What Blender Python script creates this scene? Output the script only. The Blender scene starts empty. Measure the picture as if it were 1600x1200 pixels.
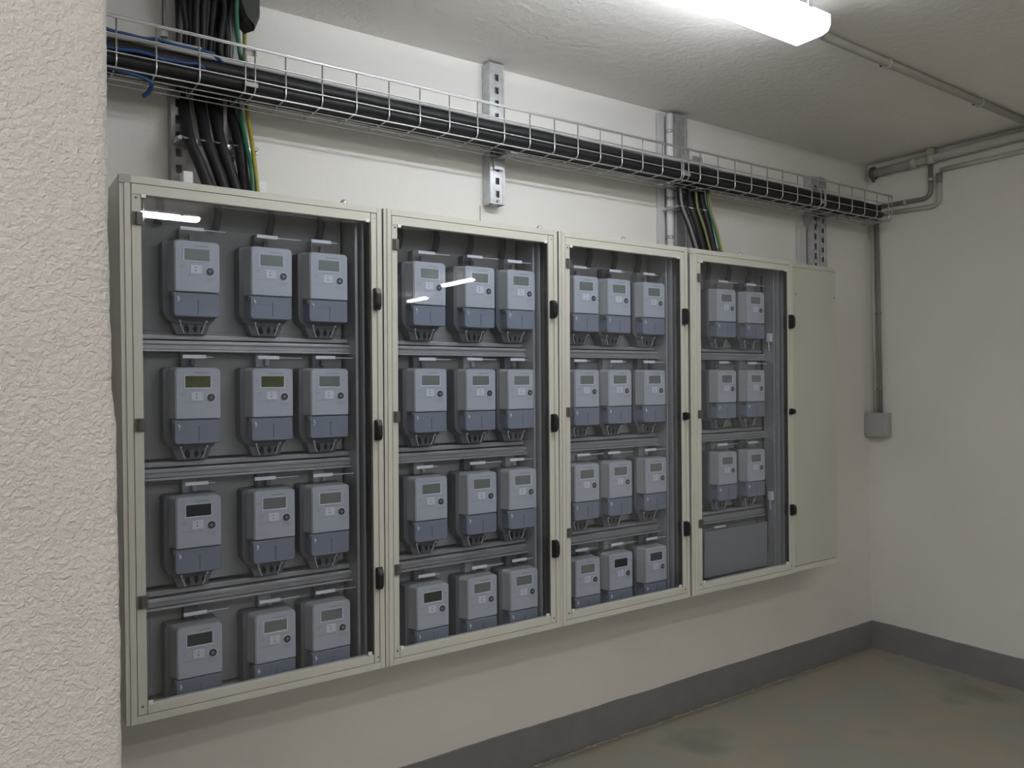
import bpy, bmesh, math, random
from mathutils import Vector, Matrix
random.seed(7)
S = bpy.context.scene
COL = S.collection
# ---------------------------------------------------------------- camera
FPX = 1238.08
YAW, PITCH, ROLL = map(math.radians, (34.6489, -0.0293, -0.4775))
fw = Vector((math.sin(YAW)*math.cos(PITCH), math.cos(YAW)*math.cos(PITCH), math.sin(PITCH)))
rt = Vector((math.cos(YAW), -math.sin(YAW), 0))
up = rt.cross(fw)
r2 = rt*math.cos(ROLL)+up*math.sin(ROLL)
u2 = -rt*math.sin(ROLL)+up*math.cos(ROLL)
cd = bpy.data.cameras.new('camera')
cam = bpy.data.objects.new('camera', cd)
COL.objects.link(cam)
cd.sensor_width = 36; cd.lens = 36*FPX/1600; cd.clip_start = .05
M4 = Matrix.Identity(4)
for i in range(3):
    M4[i][0] = r2[i]; M4[i][1] = u2[i]; M4[i][2] = -fw[i]
M4[0][3], M4[1][3], M4[2][3] = 0, -2.5233, 1.5
cam.matrix_world = M4
S.camera = cam
# ---------------------------------------------------------------- world, light levels, exposure
w = bpy.data.worlds.new('world'); S.world = w; w.use_nodes = True
w.node_tree.nodes['Background'].inputs[0].default_value = (.03, .03, .03, 1)
w.node_tree.nodes['Background'].inputs[1].default_value = 1
S.view_settings.view_transform = 'Standard'; S.view_settings.look = 'None'
S.view_settings.gamma = 1; S.view_settings.use_curve_mapping = False
S.view_settings.exposure = -0.07
TUBE_A = 90; LAMP_A = 9; LAMP_B = 44; LAMP_C = 50; LAMP_D = 20
COLD = (.92, .965, 1.0); WARM = (1.0, .965, .91)
# ---------------------------------------------------------------- materials
def mat(name, col, rough=.5, metal=0, spec=.5, var=0, vscale=4, bump=0, bscale=40, bdist=.002, vcol=None, detail=4, extra=None):
    m = bpy.data.materials.new(name); m.use_nodes = True
    nt = m.node_tree; n = nt.nodes; b = n['Principled BSDF']
    b.inputs['Base Color'].default_value = (*col, 1)
    b.inputs['Roughness'].default_value = rough
    b.inputs['Metallic'].default_value = metal
    b.inputs['Specular IOR Level'].default_value = spec
    tc = n.new('ShaderNodeTexCoord')
    if var:
        nz = n.new('ShaderNodeTexNoise'); nz.inputs['Scale'].default_value = vscale; nz.inputs['Detail'].default_value = detail
        nt.links.new(tc.outputs['Object'], nz.inputs['Vector'])
        rp = n.new('ShaderNodeValToRGB'); rp.color_ramp.elements[0].position = .3; rp.color_ramp.elements[1].position = .7
        c2 = vcol or tuple(c*(1-var) for c in col)
        rp.color_ramp.elements[0].color = (*c2, 1); rp.color_ramp.elements[1].color = (*col, 1)
        nt.links.new(nz.outputs['Fac'], rp.inputs[0]); nt.links.new(rp.outputs[0], b.inputs['Base Color'])
    if bump:
        nz = n.new('ShaderNodeTexNoise'); nz.inputs['Scale'].default_value = bscale; nz.inputs['Detail'].default_value = 5
        nt.links.new(tc.outputs['Object'], nz.inputs['Vector'])
        bp = n.new('ShaderNodeBump'); bp.inputs['Strength'].default_value = bump; bp.inputs['Distance'].default_value = bdist
        nt.links.new(nz.outputs['Fac'], bp.inputs['Height']); nt.links.new(bp.outputs[0], b.inputs['Normal'])
    return m
def plaster(name, col, col2, b1, s1, b2, s2, rough=.85):
    """painted rough plaster: broad undulation, trowel marks and fine grain"""
    m = bpy.data.materials.new(name); m.use_nodes = True
    nt = m.node_tree; n = nt.nodes; L = nt.links; b = n['Principled BSDF']
    b.inputs['Roughness'].default_value = rough; b.inputs['Specular IOR Level'].default_value = .25
    tc = n.new('ShaderNodeTexCoord')
    def noise(sc, det=5, dist=0):
        q = n.new('ShaderNodeTexNoise'); q.inputs['Scale'].default_value = sc; q.inputs['Detail'].default_value = det
        q.inputs['Distortion'].default_value = dist
        L.new(tc.outputs['Object'], q.inputs['Vector']); return q
    nz = noise(1.6, 5); rp = n.new('ShaderNodeValToRGB')
    rp.color_ramp.elements[0].position = .32; rp.color_ramp.elements[1].position = .68
    rp.color_ramp.elements[0].color = (*col2, 1); rp.color_ramp.elements[1].color = (*col, 1)
    L.new(nz.outputs['Fac'], rp.inputs[0]); L.new(rp.outputs[0], b.inputs['Base Color'])
    a = noise(s1, 4, .6); c = noise(s2, 6, .3)
    cr = n.new('ShaderNodeMapRange'); cr.inputs[1].default_value = .35; cr.inputs[2].default_value = .75
    L.new(a.outputs['Fac'], cr.inputs[0])
    B1 = n.new('ShaderNodeBump'); B1.inputs['Strength'].default_value = b1; B1.inputs['Distance'].default_value = .006
    B2 = n.new('ShaderNodeBump'); B2.inputs['Strength'].default_value = b2; B2.inputs['Distance'].default_value = .002
    L.new(cr.outputs[0], B1.inputs['Height']); L.new(c.outputs['Fac'], B2.inputs['Height'])
    L.new(B1.outputs[0], B2.inputs['Normal']); L.new(B2.outputs[0], b.inputs['Normal'])
    return m
def emit(name, col, s):
    m = bpy.data.materials.new(name); m.use_nodes = True; nt = m.node_tree; nt.nodes.clear()
    e = nt.nodes.new('ShaderNodeEmission'); e.inputs[0].default_value = (*col, 1); e.inputs[1].default_value = s
    o = nt.nodes.new('ShaderNodeOutputMaterial'); nt.links.new(e.outputs[0], o.inputs[0]); return m
def clear(name, tint, ior=1.49, rough=.015, bump=0, mixgloss=0):
    """clear thin plastic: tinted transparent body with Fresnel reflection"""
    m = bpy.data.materials.new(name); m.use_nodes = True; nt = m.node_tree; n = nt.nodes; n.clear(); L = nt.links
    t = n.new('ShaderNodeBsdfTransparent'); t.inputs[0].default_value = (*tint, 1)
    g = n.new('ShaderNodeBsdfGlossy'); g.inputs['Roughness'].default_value = rough
    f = n.new('ShaderNodeFresnel'); ge = n.new('ShaderNodeNewGeometry'); mi = n.new('ShaderNodeMath')
    mi.operation = 'MULTIPLY_ADD'; mi.inputs[1].default_value = 1/ior-ior; mi.inputs[2].default_value = ior
    L.new(ge.outputs['Backfacing'], mi.inputs[0]); L.new(mi.outputs[0], f.inputs[0])
    mx = n.new('ShaderNodeMixShader'); o = n.new('ShaderNodeOutputMaterial')
    if bump:
        tc = n.new('ShaderNodeTexCoord'); q = n.new('ShaderNodeTexNoise'); q.inputs['Scale'].default_value = 2.2
        q.inputs['Detail'].default_value = 1
        L.new(tc.outputs['Object'], q.inputs['Vector']); bp = n.new('ShaderNodeBump')
        bp.inputs['Strength'].default_value = bump; bp.inputs['Distance'].default_value = .002
        L.new(q.outputs['Fac'], bp.inputs['Height']); L.new(bp.outputs[0], g.inputs['Normal'])
    L.new(f.outputs[0], mx.inputs[0]); L.new(t.outputs[0], mx.inputs[1]); L.new(g.outputs[0], mx.inputs[2])
    L.new(mx.outputs[0], o.inputs[0]); return m

WALL = plaster('white_plaster', (.73, .72, .695), (.68, .67, .645), .12, 14, .25, 90)
STUB = plaster('rough_plaster', (.69, .667, .65), (.62, .598, .58), .55, 120, .4, 300)
CEIL = plaster('ceiling_plaster', (.85, .83, .80), (.80, .78, .75), .22, 30, .35, 90)
HALL = plaster('hall_plaster', (.82, .80, .77), (.78, .76, .73), .2, 14, .2, 90)
FLOOR = mat('concrete_floor', (.30, .277, .235), .75, var=.4, vscale=1.9, bump=.5, bscale=70, vcol=(.20, .19, .165), detail=12)
fr = [q for q in FLOOR.node_tree.nodes if q.type == 'VALTORGB'][0].color_ramp
fr.elements[0].position = .30; fr.elements[1].position = .72
for pos, c in ((.42, (.29, .275, .24)), (.50, (.30, .262, .21)), (.58, (.265, .262, .235))):
    e = fr.elements.new(pos); e.color = (*c, 1)
BASE = mat('grey_skirting_paint', (.205, .205, .215), .6, var=.12, vscale=9, bump=.4, bscale=50)
CREAM = mat('cream_lacquered_metal', (.57, .565, .515), .38, var=.04, vscale=6)
CREAMD = mat('cream_cover_panel', (.49, .495, .435), .5, var=.04, vscale=5, bump=.15, bscale=12)
GAP = mat('shadow_gap_rubber', (.05, .045, .04), .7)
PLATE = mat('grey_mounting_board', (.40, .40, .385), .6, var=.1, vscale=6)
ALU = mat('aluminium_profile', (.50, .50, .50), .42, metal=.5, var=.1, vscale=20)
GALV = mat('galvanised_steel', (.58, .60, .62), .38, metal=.75, var=.2, vscale=45)
DULL = mat('dull_zinc', (.33, .33, .335), .55, metal=.3, var=.2, vscale=30)
WIRE = mat('zinc_wire', (.62, .63, .64), .33, metal=.85)
DARKM = mat('dark_bronze_plastic', (.10, .09, .085), .4)
BLACK = mat('black_plastic', (.015, .015, .016), .35)
CABLE = mat('black_cable_sheath', (.014, .014, .016), .55, spec=.35, var=.3, vscale=12)
CABLEG = mat('grey_cable_sheath', (.10, .10, .11), .4)
BLUE = mat('blue_cable_sheath', (.012, .055, .17), .45)
GREEN = mat('green_cable_sheath', (.02, .12, .07), .45)
YELLOW = mat('yellow_cable_sheath', (.30, .26, .035), .45)
MFACE = mat('meter_face_plastic', (.51, .53, .565), .4)
MSIDE = mat('meter_housing_plastic', (.44, .44, .425), .45)
MBASE = mat('meter_base_plastic', (.15, .153, .162), .45)
MCOVER = mat('meter_terminal_cover', (.235, .26, .31), .42)
LCD = mat('grey_green_display', (.20, .22, .195), .3)
LCDD = mat('dark_display', (.035, .045, .042), .12)
LCDY = mat('yellowish_display', (.14, .15, .055), .15, var=.6, vscale=40)
BTN = mat('meter_optical_port', (.05, .055, .06), .35)
INK = mat('faint_grey_print', (.34, .36, .39), .5)
INKD = mat('dark_print', (.08, .08, .09), .5)
BEZ = mat('pale_bezel', (.74, .75, .77), .4)
TAG = mat('white_tag_plastic', (.82, .83, .85), .4)
SEAL = mat('clear_lead_seal', (.75, .76, .78), .2)
PVC = mat('grey_painted_conduit', (.45, .44, .41), .5, var=.1, vscale=15)
PVCD = mat('dark_grey_conduit', (.20, .195, .19), .5)
PIPEP = mat('painted_pipe', (.52, .505, .47), .6, var=.15, vscale=12, bump=.4, bscale=60)
PVCW = mat('white_pvc', (.70, .71, .72), .4)
BOXM = mat('grey_junction_box_plastic', (.36, .365, .36), .5)
LAMPH = mat('lamp_housing_plastic', (.55, .55, .55), .5)
PANE = clear('clear_door_panel', (.93, .95, .985), rough=.01, bump=.08)
CLEARP = clear('clear_row_cover', (.90, .92, .95), rough=.06)
EM_A = bpy.data.materials.new('glowing_clear_diffuser'); EM_A.use_nodes = True
_n = EM_A.node_tree.nodes; _n.clear(); _l = EM_A.node_tree.links
_e = _n.new('ShaderNodeEmission'); _e.inputs[0].default_value = (*COLD, 1); _e.inputs[1].default_value = LAMP_A
_t = _n.new('ShaderNodeBsdfTransparent'); _m = _n.new('ShaderNodeMixShader'); _m.inputs[0].default_value = .3; _o = _n.new('ShaderNodeOutputMaterial')
_l.new(_t.outputs[0], _m.inputs[1]); _l.new(_e.outputs[0], _m.inputs[2]); _l.new(_m.outputs[0], _o.inputs[0])
EM_TUBE = emit('fluorescent_tube_light', COLD, TUBE_A)
EM_B = emit('lamp_light_warm', WARM, LAMP_B)
EM_D = emit('lamp_light_side', WARM, LAMP_D)
EM_C = emit('lamp_light_far', (1, 1, 1), LAMP_C)
# ---------------------------------------------------------------- mesh helpers
def link(name, me, m, parent=None, smooth=False):
    o = bpy.data.objects.new(name, me); COL.objects.link(o)
    if m is not None and not me.materials: me.materials.append(m)
    if smooth:
        for p in me.polygons: p.use_smooth = True
    if parent is not None: o.parent = parent
    return o
def obj(name, bm, m, parent=None, smooth=False, warp=None):
    if warp:
        for v in bm.verts: v.co = warp(v.co)
    bmesh.ops.recalc_face_normals(bm, faces=bm.faces[:])
    me = bpy.data.meshes.new(name); bm.to_mesh(me); bm.free()
    o = link(name, me, m, parent, smooth)
    return o
def tag(o, label, cat, group=None):
    o['label'] = label; o['category'] = cat
    if group: o['group'] = group
    return o
def empty(name, loc, label, cat, group=None):
    o = bpy.data.objects.new(name, None); COL.objects.link(o); o.location = loc; o.empty_display_size = .05
    return tag(o, label, cat, group)
def box(bm, x0, x1, y0, y1, z0, z1, bev=0, seg=2):
    r = bmesh.ops.create_cube(bm, size=1)
    vs = r['verts']
    for v in vs:
        v.co = Vector((x0+(v.co.x+.5)*(x1-x0), y0+(v.co.y+.5)*(y1-y0), z0+(v.co.z+.5)*(z1-z0)))
    if bev:
        es = list({e for v in vs for e in v.link_edges})
        bmesh.ops.bevel(bm, geom=es, offset=bev, segments=seg, affect='EDGES', profile=.5)
def boxbm(*a, **k):
    bm = bmesh.new(); box(bm, *a, **k); return bm
def rrect(x0, x1, z0, z1, r, seg=4, rs=None):
    """rounded rectangle outline in xz; rs = radii (bl, br, tr, tl)"""
    rs = rs or (r, r, r, r); pts = []
    cs = [(x0, z0, 1, 1, 180), (x1, z0, -1, 1, 270), (x1, z1, -1, -1, 0), (x0, z1, 1, -1, 90)]
    for (cx, cz, sx, sz, a0), rr in zip(cs, rs):
        ox, oz = cx+sx*rr, cz+sz*rr
        for k in range(seg+1):
            a = math.radians(a0+90*k/seg); pts.append((ox+rr*math.cos(a), oz+rr*math.sin(a)))
    return pts
def extr(bm, loops):
    """loops = list of (y, outline) from front to back, same point count: skinned and capped"""
    rings = [[bm.verts.new((x, y, z)) for x, z in pts] for y, pts in loops]
    n = len(rings[0])
    bm.faces.new(rings[0]); bm.faces.new(rings[-1][::-1])
    for a, b in zip(rings, rings[1:]):
        for i in range(n): bm.faces.new((a[i], a[(i+1) % n], b[(i+1) % n], b[i]))
def tube(bm, path, r, seg=8, cap=True):
    P = [Vector(p) for p in path]; rings = []
    t0 = (P[1]-P[0]).normalized(); nrm = t0.orthogonal().normalized()
    for i, p in enumerate(P):
        t = (P[min(i+1, len(P)-1)]-P[max(i-1, 0)]).normalized()
        nrm = (nrm-t*nrm.dot(t)).normalized(); bi = t.cross(nrm)
        rr = r[i] if isinstance(r, (list, tuple)) else r
        rings.append([bm.verts.new(p+nrm*rr*math.cos(2*math.pi*k/seg)+bi*rr*math.sin(2*math.pi*k/seg)) for k in range(seg)])
    for a, b in zip(rings, rings[1:]):
        for k in range(seg): bm.faces.new((a[k], a[(k+1) % seg], b[(k+1) % seg], b[k]))
    if cap: bm.faces.new(rings[0][::-1]); bm.faces.new(rings[-1])
def tubebm(path, r, seg=8):
    bm = bmesh.new(); tube(bm, path, r, seg); return bm
def bez(pts, n=10):
    """Catmull-Rom through the points"""
    P = [Vector(p) for p in pts]; P = [2*P[0]-P[1]]+P+[2*P[-1]-P[-2]]; out = []
    for i in range(1, len(P)-2):
        for k in range(n):
            t = k/n; a, b, c, d = P[i-1:i+3]
            out.append(.5*((2*b)+(c-a)*t+(2*a-5*b+4*c-d)*t*t+(3*b-a-3*c+d)*t*t*t))
    return out+[P[-2]]
def fillet(pts, r, n=5):
    P = [Vector(p) for p in pts]; out = [P[0]]
    for a, b, c in zip(P, P[1:], P[2:]):
        u = (a-b).normalized()*r; v = (c-b).normalized()*r
        for k in range(n+1):
            t = k/n; out.append((b+u)*(1-t)**2+2*b*t*(1-t)+(b+v)*t*t)
    return out+[P[-1]]
def disc(bm, x, y, z, r, d, seg=14):
    """short cylinder facing -y"""
    tube(bm, [(x, y, z), (x, y-d, z)], r, seg)
def struct(name, bm, m, smooth=False, parent=None):
    o = obj(name, bm, m, parent, smooth); o['kind'] = 'structure'; return o
# ---------------------------------------------------------------- room
ZC = 2.7072; XC = 4.1918
def quadbox(name, x0, x1, y0, y1, z0, z1, m): return struct(name, boxbm(x0, x1, y0, y1, z0, z1), m)
quadbox('floor', -3.7, 9.2, -10.2, .2, -.1, 0, FLOOR)
quadbox('ceiling', -3.7, 9.2, -10.2, .2, ZC, ZC+.1, CEIL)
quadbox('wall_back', .1, XC+.2, 0, .2, 0, ZC, WALL)
quadbox('wall_right', XC, XC+.2, -4.1, 0, 0, ZC, WALL)
quadbox('wall_far_right', 9.0, 9.2, -10.2, .2, 0, ZC, HALL)
quadbox('wall_far_back', XC+.2, 9.0, 0, .2, 0, ZC, HALL)
quadbox('wall_near', -3.7, 9.0, -10.2, -10.0, 0, ZC, HALL)
quadbox('wall_far_left', -3.7, -3.5, -10.0, -1.3, 0, ZC, HALL)
# the projecting wall on the left, with its hand-plastered wavy arris
EDGE = [(0, .187), (.967, .1795), (1.146, .178), (1.28, .177), (1.40, .1765), (1.45, .1765), (1.475, .1735), (1.50, .1705), (1.56, .170), (1.71, .169), (1.80, .167), (2.04, .167), (2.71, .167)]
def edge(z):
    for (a, xa), (b, xb) in zip(EDGE, EDGE[1:]):
        if a <= z <= b: return xa+(xb-xa)*(z-a)/(b-a)
    return .167
bm = bmesh.new(); rows = []
nz = 340; wob = 0
for i in range(nz+1):
    z = ZC*i/nz; wob = wob*.8+random.uniform(-.0007, .0007); x = edge(z)+wob
    c = random.uniform(-.0006, .0006)
    rows.append([bm.verts.new(p) for p in ((-3.5, 0, z), (-3.5, -1.3, z), (-1, -1.3, z), (x-.02, -1.3, z), (x-.009, -1.299+c, z), (x-.003, -1.296+c, z), (x, -1.288, z), (x, -1.27, z), (x, 0, z))])
for a, b in zip(rows, rows[1:]):
    for k in range(8): bm.faces.new((a[k], a[k+1], b[k+1], b[k]))
bm.faces.new(rows[-1])
struct('wall_left', bm, STUB, smooth=True)
def skirting(name, p0, p1, nrm, seed):
    rnd = random.Random(seed); bm = bmesh.new(); n = 160; P0, P1, N = Vector(p0), Vector(p1), Vector(nrm); rows = []; wz = 0
    for i in range(n+1):
        b = P0.lerp(P1, i/n); wz = wz*.9+rnd.uniform(-.0011, .0011); h = .152+wz
        t = .005+.002*math.sin(i*.7)
        rows.append([bm.verts.new(b+N*t), bm.verts.new(b+N*t+Vector((0, 0, h-.003))), bm.verts.new(b+N*.0015+Vector((0, 0, h))), bm.verts.new(b+Vector((0, 0, h)))])
    for a, b in zip(rows, rows[1:]):
        for k in range(3): bm.faces.new((a[k], a[k+1], b[k+1], b[k]))
    return struct(name, bm, BASE)
skirting('baseboard_back', (.19, 0, 0), (XC, 0, 0), (0, -1, 0), 3)
skirting('baseboard_right', (XC, 0, 0), (XC, -4.1, 0), (-1, 0, 0), 5)
# dusty mortar seam where floor meets the skirting
bm = bmesh.new(); rnd = random.Random(4)
for i in range(170):
    x = .3+i*.0226; s = rnd.uniform(.004, .011)
    bmesh.ops.create_icosphere(bm, subdivisions=1, radius=1, matrix=Matrix.Translation((x, -.008-rnd.uniform(0, .008), 0))@Matrix.Diagonal((.018, s, s*.5, 1)))
for i in range(120):
    y = -.05-i*.025; s = rnd.uniform(.003, .010)
    bmesh.ops.create_icosphere(bm, subdivisions=1, radius=1, matrix=Matrix.Translation((XC-.008-rnd.uniform(0, .006), y, 0))@Matrix.Diagonal((s, .018, s*.5, 1)))
SEAM = mat('dusty_mortar', (.34, .31, .27), .9, var=.3, vscale=30)
struct('trim_1', bm, SEAM, smooth=True)['label'] = 'dusty mortar line along the foot of the walls'
# ---------------------------------------------------------------- lamps
def lamp(x0, x1, yc, label, em, axis='x', w=.125, group=None, dep=1, hang=0):
    """sealed fluorescent batten: ceiling tray, glowing rounded diffuser, clips; lies along x (or along y)"""
    L = x1-x0; t = empty('ceiling_lamp', (x0, yc, ZC-hang) if axis == 'x' else (yc, x0, ZC-hang), label, 'lamp', group)
    if axis == 'y': t.rotation_euler = (0, 0, math.pi/2)
    bm = bmesh.new()
    pts = rrect(0, L, -w/2, w/2, .02, 5)
    def lay(z, inset): return [bm.verts.new((min(max(px, inset), L-inset), min(max(pz, -w/2+inset), w/2-inset), z)) for px, pz in pts]
    hi = w*.2
    rings = [lay(-.0015, hi+.006), lay(-.0015, hi), lay(-.014, hi), lay(-.018, hi+.004)]
    for a, b in zip(rings, rings[1:]):
        for i in range(len(a)): bm.faces.new((a[i], a[(i+1) % len(a)], b[(i+1) % len(a)], b[i]))
    bm.faces.new(rings[-1])
    obj('housing', bm, LAMPH, t)
    bm = bmesh.new(); rings = []
    if hang:
        for c in (.15, L-.15):
            if hang > .06: obj('hanger', tubebm([(c, 0, -.004), (c, 0, hang)], .003, 6), DARKM, t)
            else: obj('mounting_block', boxbm(c-.03, c+.03, -.02, .02, -.003, hang-.0005, bev=.002), LAMPH, t)
    for z, ins in ((-.0165, .002), (-.028, 0), (-.048, .003), (-.066, .011), (-.079, .024), (-.085, .04)):
        rings.append(lay(-.0165+(z+.0165)*dep, ins*min(1, w/.12)))
    for a, b in zip(rings, rings[1:]):
        for i in range(len(a)):
            try: bm.faces.new((a[i], a[(i+1) % len(a)], b[(i+1) % len(a)], b[i]))
            except ValueError: pass
    bm.faces.new(rings[-1])
    bmesh.ops.remove_doubles(bm, verts=bm.verts[:], dist=1e-5)
    obj('diffuser', bm, em, t, smooth=True)
    if em is EM_A:
        obj('tube', tubebm([(.04, 0, -.046), (L-.045, 0, -.046)], .013, 12), EM_TUBE, t, True)
        for c in (.03, L-.034): obj('tube_holder', boxbm(c-.006, c+.006, -.012, .012, -.062, -.017, bev=.002), SEAL, t)
    for s in (-1, 1):
        for k in range(3):
            c = .12+k*(L-.24)/2
            obj('clip', boxbm(c-.010, c+.010, s*(w/2+.001)-.002, s*(w/2+.001)+.002, -.024, -.006, bev=.001), SEAL, t)
    obj('end_gland', tubebm([(L, 0, -.018), (L+.03, 0, -.018)], .013, 12), PVC, t)
    return t
lamp(.90, 2.245, -.990, 'glowing fluorescent batten lamp on the ceiling in front of the cabinets', EM_A, w=.14, hang=.045)
lamp(.10, 1.33, -3.67, 'fluorescent ceiling lamp behind the viewer, mirrored in the leftmost cabinet', EM_B, w=.06, dep=.5, hang=.04)
lamp(-2.3, -1.05, -3.67, 'suspended fill lamp added behind the viewer on the left', EM_D, hang=.3)  # added unseen lamp, hung low to brighten the ceiling
lamp(1.15, 2.65, -2.94, 'fluorescent ceiling lamp just behind the viewer', EM_D, w=.12)
lamp(-1.5, -.25, -2.15, 'suspended fill lamp added out of view on the left of the viewer', EM_D, w=.10, hang=.07)  # added out of view to rake light down the rough left wall
lamp(-2.3, -.8, -6.5, 'farthest suspended fill lamp added behind the viewer on the left', EM_B, w=.12, hang=.3)  # unseen extra lamp, added as fill for hall and ceiling
lamp(-5.98, -5.30, 4.55, 'nearer lamp of the two mirrored in the second cabinet', EM_C, axis='y', w=.06, dep=.5, hang=.04)
lamp(-7.71, -7.19, 5.0, 'farther lamp of the two mirrored in the second cabinet', EM_C, axis='y', w=.06, dep=.5, hang=.04)
# ---------------------------------------------------------------- cabinets
D = .27
ZT, ZB = 2.050, .6205
CABS = [  # xl, xr, lean, frame width left, door stile width, inner right stile x, word
    (.335, 1.0705, -.014, .0265, .0245, 1.0335, 'leftmost'),
    (1.0760, 1.7605, .008, .0255, .021, 1.7185, 'second'),
    (1.7670, 2.4345, .014, .0255, .023, 2.3925, 'third'),
    (2.4510, 3.1215, .004, .034, .026, 3.0855, 'rightmost glazed')]
CABPOS = ['at the left end of the row', 'second from the left', 'third from the left', 'fourth in the row beside the blank cabinet']
LATCH = [[(1.764, .07), (1.360, .066), (.903, .07)], [(1.764, .066), (1.358, .066), (.908, .066)], [(1.766, .068), (1.362, .034), (.905, .062)], [(1.771, .066), (1.362, .03), (.914, .052)]]
HINGE = [(1.939, 1.400, .937), (1.940, 1.399, .919), (1.936, 1.395, .956), (1.931, 1.367, .915)]
def latch_bm(x, z, h):
    bm = bmesh.new()
    w = .0112
    prof = [(-h/2, .004), (-h/2+.003, .018), (-h*.24, .025), (h*.24, .025), (h/2-.003, .018), (h/2, .004)]
    a = [bm.verts.new((x-w, -D-.001-d, z+q)) for q, d in prof]; b = [bm.verts.new((x+w*.55, -D-.001-d, z+q)) for q, d in prof]
    n = len(prof)
    bm.faces.new(a); bm.faces.new(b[::-1])
    for i in range(n): bm.faces.new((a[i], b[i], b[(i+1) % n], a[(i+1) % n]))
    bmesh.ops.bevel(bm, geom=bm.edges[:], offset=.002, segments=2, affect='EDGES')
    box(bm, x-w-.001, x+w, -D-.006, -D-.0005, z-h/2+.002, z+h/2-.002, bev=.0015)
    return bm
ROWZ = (1.865, 1.512, 1.155, .797)
def cabinet(i):
    xl, xr, lean, fwid, dw, xs, word = CABS[i]
    W = xr-xl
    def warp(co): return Vector((co.x+lean*(co.z-1.335)/1.43*(xr-co.x)/W*.5*2*.5, co.y, co.z))
    t = empty('meter_cabinet', (xl, 0, ZB), 'cream framed meter cabinet with clear door, '+CABPOS[i], 'cabinet', None)
    off = Vector((-xl, 0, -ZB))
    def put(name, bm, m, parent=t, smooth=False):
        for v in bm.verts: v.co = warp(v.co)
        if parent is t:
            for v in bm.verts: v.co += off
            return obj(name, bm, m, t, smooth)
        for v in bm.verts: v.co += off
        o = obj(name, bm, m, parent, smooth); return o
    th = .003
    put('side_panel', boxbm(xl, xl+th, -D+.004, -.004, ZB, ZT), CREAM)
    put('side_panel', boxbm(xr-th, xr, -D+.004, -.004, ZB, ZT), CREAM)
    put('top_panel', boxbm(xl+th, xr-th, -D+.004, -.004, ZT-th, ZT), CREAM)
    put('bottom_panel', boxbm(xl+th, xr-th, -D+.004, -.004, ZB, ZB+th), CREAM)
    put('back_panel', boxbm(xl+th, xr-th, -.012, -.004, ZB+th, ZT-th), PLATE)
    F0 = -D; F1 = -D+.022
    # outer frame
    put('frame_stile', boxbm(xl, xl+fwid*.42, F0+.0035, F1, ZB, ZT, bev=.001), CREAM)
    put('frame_stile', boxbm(xl+fwid*.42, xl+fwid, F0, F1, ZB, ZT, bev=.0012), CREAM)
    put('frame_stile', boxbm(xr-.0165, xr, F0, F1, ZB, ZT, bev=.001), CREAM)
    put('latch_stile', boxbm(xs+.0015, xr-.0180, F0+.0015, F1, ZB+.0215, ZT-.0205, bev=.0012), CREAM)
    put('frame_rail', boxbm(xl+fwid, xr-.0165, F0, F1, ZT-.019, ZT, bev=.001), CREAM)
    put('frame_rail', boxbm(xl+fwid, xr-.0165, F0, F1, ZB, ZB+.020, bev=.001), CREAM)
    put('gap_seal', boxbm(xl+fwid, xr-.0165, F0+.006, F1, ZT-.0205, ZT-.019), GAP)
    # door
    dx0 = xl+fwid+.0015; dx1 = xs-.001; dt = ZT-.0205; db = ZB+.0215
    door = put('door', boxbm(dx0, dx0+dw-.0015, F0+.001, F1-.002, db, dt, bev=.0012), CREAM)
    put('door_rail', boxbm(dx0+.0005, dx1, F0-.0005, F1-.002, dt-.0275, dt, bev=.0012), CREAM, door)
    put('door_rail', boxbm(dx0+dw-.001, dx1, F0-.0005, F1-.002, db, db+.0265, bev=.0012), CREAM, door)
    put('door_edge', boxbm(dx1-.0035, dx1, F0+.002, F1-.002, db+.0265, dt-.0275), GAP, door)
    gx0 = dx0+dw-.0015; gx1 = dx1-.0035; g0 = db+.0265; g1 = dt-.0275
    bm = bmesh.new()
    extr(bm, [(F0+.006, rrect(gx0+.001, gx1-.001, g0+.001, g1-.001, .004)), (F0+.009, rrect(gx0+.001, gx1-.001, g0+.001, g1-.001, .004))])
    put('window_pane', bm, PANE, door)
    # raised border line of the pressed clear panel
    bm = bmesh.new(); q = rrect(gx0+.006, gx1-.006, g0+.005, g1-.006, .008, 5); q2 = rrect(gx0+.0082, gx1-.0082, g0+.0072, g1-.0082, .007, 5)
    for y in (F0+.0045,):
        A = [bm.verts.new((x, y, z)) for x, z in q]; B = [bm.verts.new((x, y, z)) for x, z in q2]
        A2 = [bm.verts.new((x, y+.0014, z)) for x, z in q]; B2 = [bm.verts.new((x, y+.0014, z)) for x, z in q2]
        n = len(A)
        for k in range(n):
            l = (k+1) % n
            bm.faces.new((A[k], A[l], B[l], B[k])); bm.faces.new((A[k], A[l], A2[l], A2[k])); bm.faces.new((B[k], B[l], B2[l], B2[k])); bm.faces.new((A2[k], A2[l], B2[l], B2[k]))
    put('pane_border', bm, CLEARP, door)
    for z in HINGE[i]:
        bm = boxbm(dx0+.002, dx0+dw+.002, F0-.004, F0+.0005, z-.017, z+.017, bev=.001)
        tube(bm, [(dx0+dw*.5, F0-.005, z-.016), (dx0+dw*.5, F0-.005, z+.016)], .004, 8)
        put('hinge', bm, DARKM, door)
    for cx, cz, s in ((gx0+.006, g1-.003, 1), (gx1-.007, g1+.002, -1), (gx1-.010, g0+.006, -1), (gx0+.007, g0+.003, 1)):
        put('corner_clip', boxbm(cx-.006, cx+.006, F0-.003, F0+.004, cz-.005, cz+.005, bev=.001), SEAL, door)
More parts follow.
